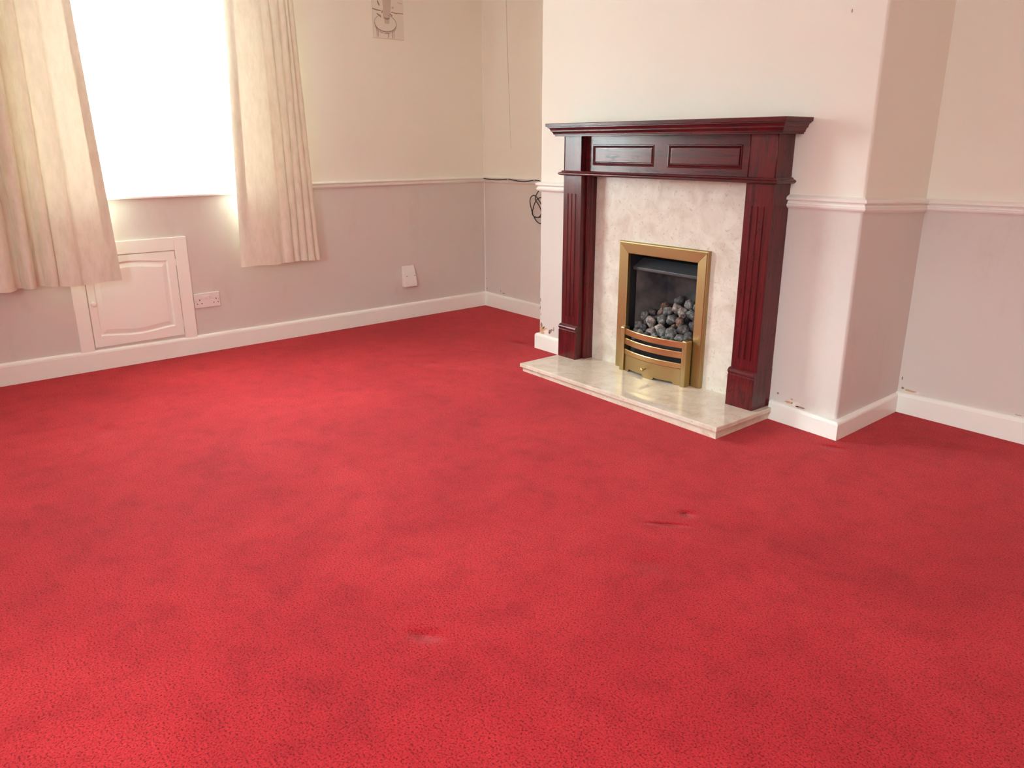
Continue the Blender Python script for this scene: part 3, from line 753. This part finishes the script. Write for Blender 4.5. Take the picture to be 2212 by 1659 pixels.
# ------------------------------------------------------------------ coals
def coal_mat(name, base, gloss, light):
    M = mat(name, base, .65); v = coords(M)
    c = ramp(M, nse(M, v, 60, 5, .7), [(.30, tuple(k*.35 for k in base[:3])+(1,)), (.52, base), (.72, light)])
    L(M, c, bsdf(M).inputs['Base Color'])
    rr_ = N(M, 'ShaderNodeMapRange'); L(M, nse(M, v, 45, 3), rr_.inputs['Value']); rr_.inputs['From Min'].default_value = .4; rr_.inputs['From Max'].default_value = .6
    rr_.inputs['To Min'].default_value = gloss; rr_.inputs['To Max'].default_value = .8; L(M, rr_.outputs[0], bsdf(M).inputs['Roughness'])
    bump(M, nse(M, v, 110, 5, .75), .8, .003); return M
M_coal = coal_mat('coal_grey', (.15, .155, .145, 1), .16, (.50, .47, .44, 1))
M_coald = coal_mat('coal_dark', (.075, .068, .068, 1), .25, (.24, .22, .21, 1))  # darker tone given to some of the coals
M_coalc = coal_mat('coal_copper', (.16, .085, .06, 1), .15, (.40, .28, .21, 1))
M_coals = coal_mat('coal_shiny', (.28, .23, .21, 1), .05, (.75, .70, .66, 1))
COALS = [(.812,.024,.289,.0225,0), (.826,.057,.332,.0215,0), (.862,.079,.361,.0214,1), (.903,.030,.318,.0270,3), (.919,-.004,.276,.0270,3), (.959,.046,.340,.0252,0), (.921,.104,.400,.0205,2), (.926,.076,.369,.0190,2),
 (.976,.076,.380,.0262,0), (1.004,.118,.430,.0263,1), (1.026,.088,.404,.0251,3), (1.085,.106,.430,.0249,0), (.975,.012,.306,.0215,3), (1.015,-.008,.290,.0255,0), (1.030,.040,.348,.0265,0), (1.074,.068,.386,.0270,3),
 (1.091,.040,.352,.0225,2), (1.121,.070,.392,.0225,0), (1.163,.048,.380,.0223,1), (1.078,-.010,.302,.0285,0), (1.112,.018,.327,.0231,0), (1.152,.002,.330,.0253,1), (1.142,-.032,.284,.0205,0), (1.172,.030,.354,.0250,1),
 (1.192,-.020,.300,.0267,1), (1.058,.020,.318,.0180,2), (.852,.014,.282,.0215,1), (.979,-.030,.266,.0175,0), (.843,.046,.310,.0200,1), (.900,.062,.330,.0230,1), (1.150,.095,.425,.0230,0), (.870,-.022,.262,.0190,0),
 (.835,-.010,.258,.0180,0), (1.050,-.040,.262,.0180,0), (1.110,-.036,.266,.0190,1), (.925,-.036,.258,.0170,1), (1.045,.150,.395,.0260,1), (.985,.140,.375,.0260,1), (1.110,.150,.395,.0260,1), (.91,.13,.345,.0250,1), (1.006,.072,.345,.0250,1)]
meshes = []
for k in range(6):
    bm = nb(); bmesh.ops.create_icosphere(bm, subdivisions=3, radius=1)
    for v_ in bm.verts:
        d = v_.co.copy(); q = .34*noise.noise(d*1.25+Vector((k*5.3, 0, 0))) + .17*noise.noise(d*2.9+Vector((k, 4, 0))) + .05*noise.noise(d*7)
        v_.co = d*(1+q)
        v_.co.x *= 1.02+.12*math.sin(k*2.2); v_.co.z *= .92+.1*math.cos(k*1.3)
    me = bpy.data.meshes.new('coal'); bm.to_mesh(me); bm.free(); me.polygons.foreach_set('use_smooth', [True]*len(me.polygons)); me.materials.append(M_coal)
    meshes.append(me)
CO = [Vector(c[:3]) for c in COALS]; RA = [c[3] for c in COALS]
for it in range(60):
    for i in range(len(CO)):
        for j in range(i):
            d = CO[i]-CO[j]; g_ = (RA[i]+RA[j])*1.09-d.length
            if g_ > 0: d = d.normalized()*g_*.25; CO[i] += d; CO[j] -= d
    for c in CO:
        c.x = min(max(c.x, .80), 1.20); c.y = max(c.y, -.038); c.z = max(c.z, .262)
MS = [M_coal, M_coald, M_coalc, M_coals]
LAB = ['grey lava coal heaped in the gas fire behind the brass bars', 'dark lava coal lying in the gas fire heap', 'reddish brown lava coal tucked between the grey ones in the gas fire', 'pale glassy lava coal shining among the grey ones in the gas fire']
SPECIAL = {3: 'brightest glassy lava coal, front left of the heap, catching the window light', 4: 'pale glassy lava coal just above the top brass bar, below the brightest one',
           6: 'reddish brown lava coal highest at the back of the heap', 0: 'round grey lava coal lowest at the left end of the heap', 1: 'light grey round lava coal alone near the left firebrick'}
for i, (x_, y_, z_, r_, m_) in enumerate(COALS):
    o = bpy.data.objects.new('coal', meshes[i % 6]); C.objects.link(o)
    o.location = CO[i]; o.scale = (r_*1.08, r_*1.06, r_*1.08)
    o.rotation_euler = (random.uniform(-3, 3), random.uniform(-3, 3), random.uniform(-3, 3))
    if m_:
        o.material_slots[0].link = 'OBJECT'; o.material_slots[0].material = MS[m_]
    tag(o, SPECIAL.get(i, LAB[m_]), 'coal', 'lava coals in the gas fire')
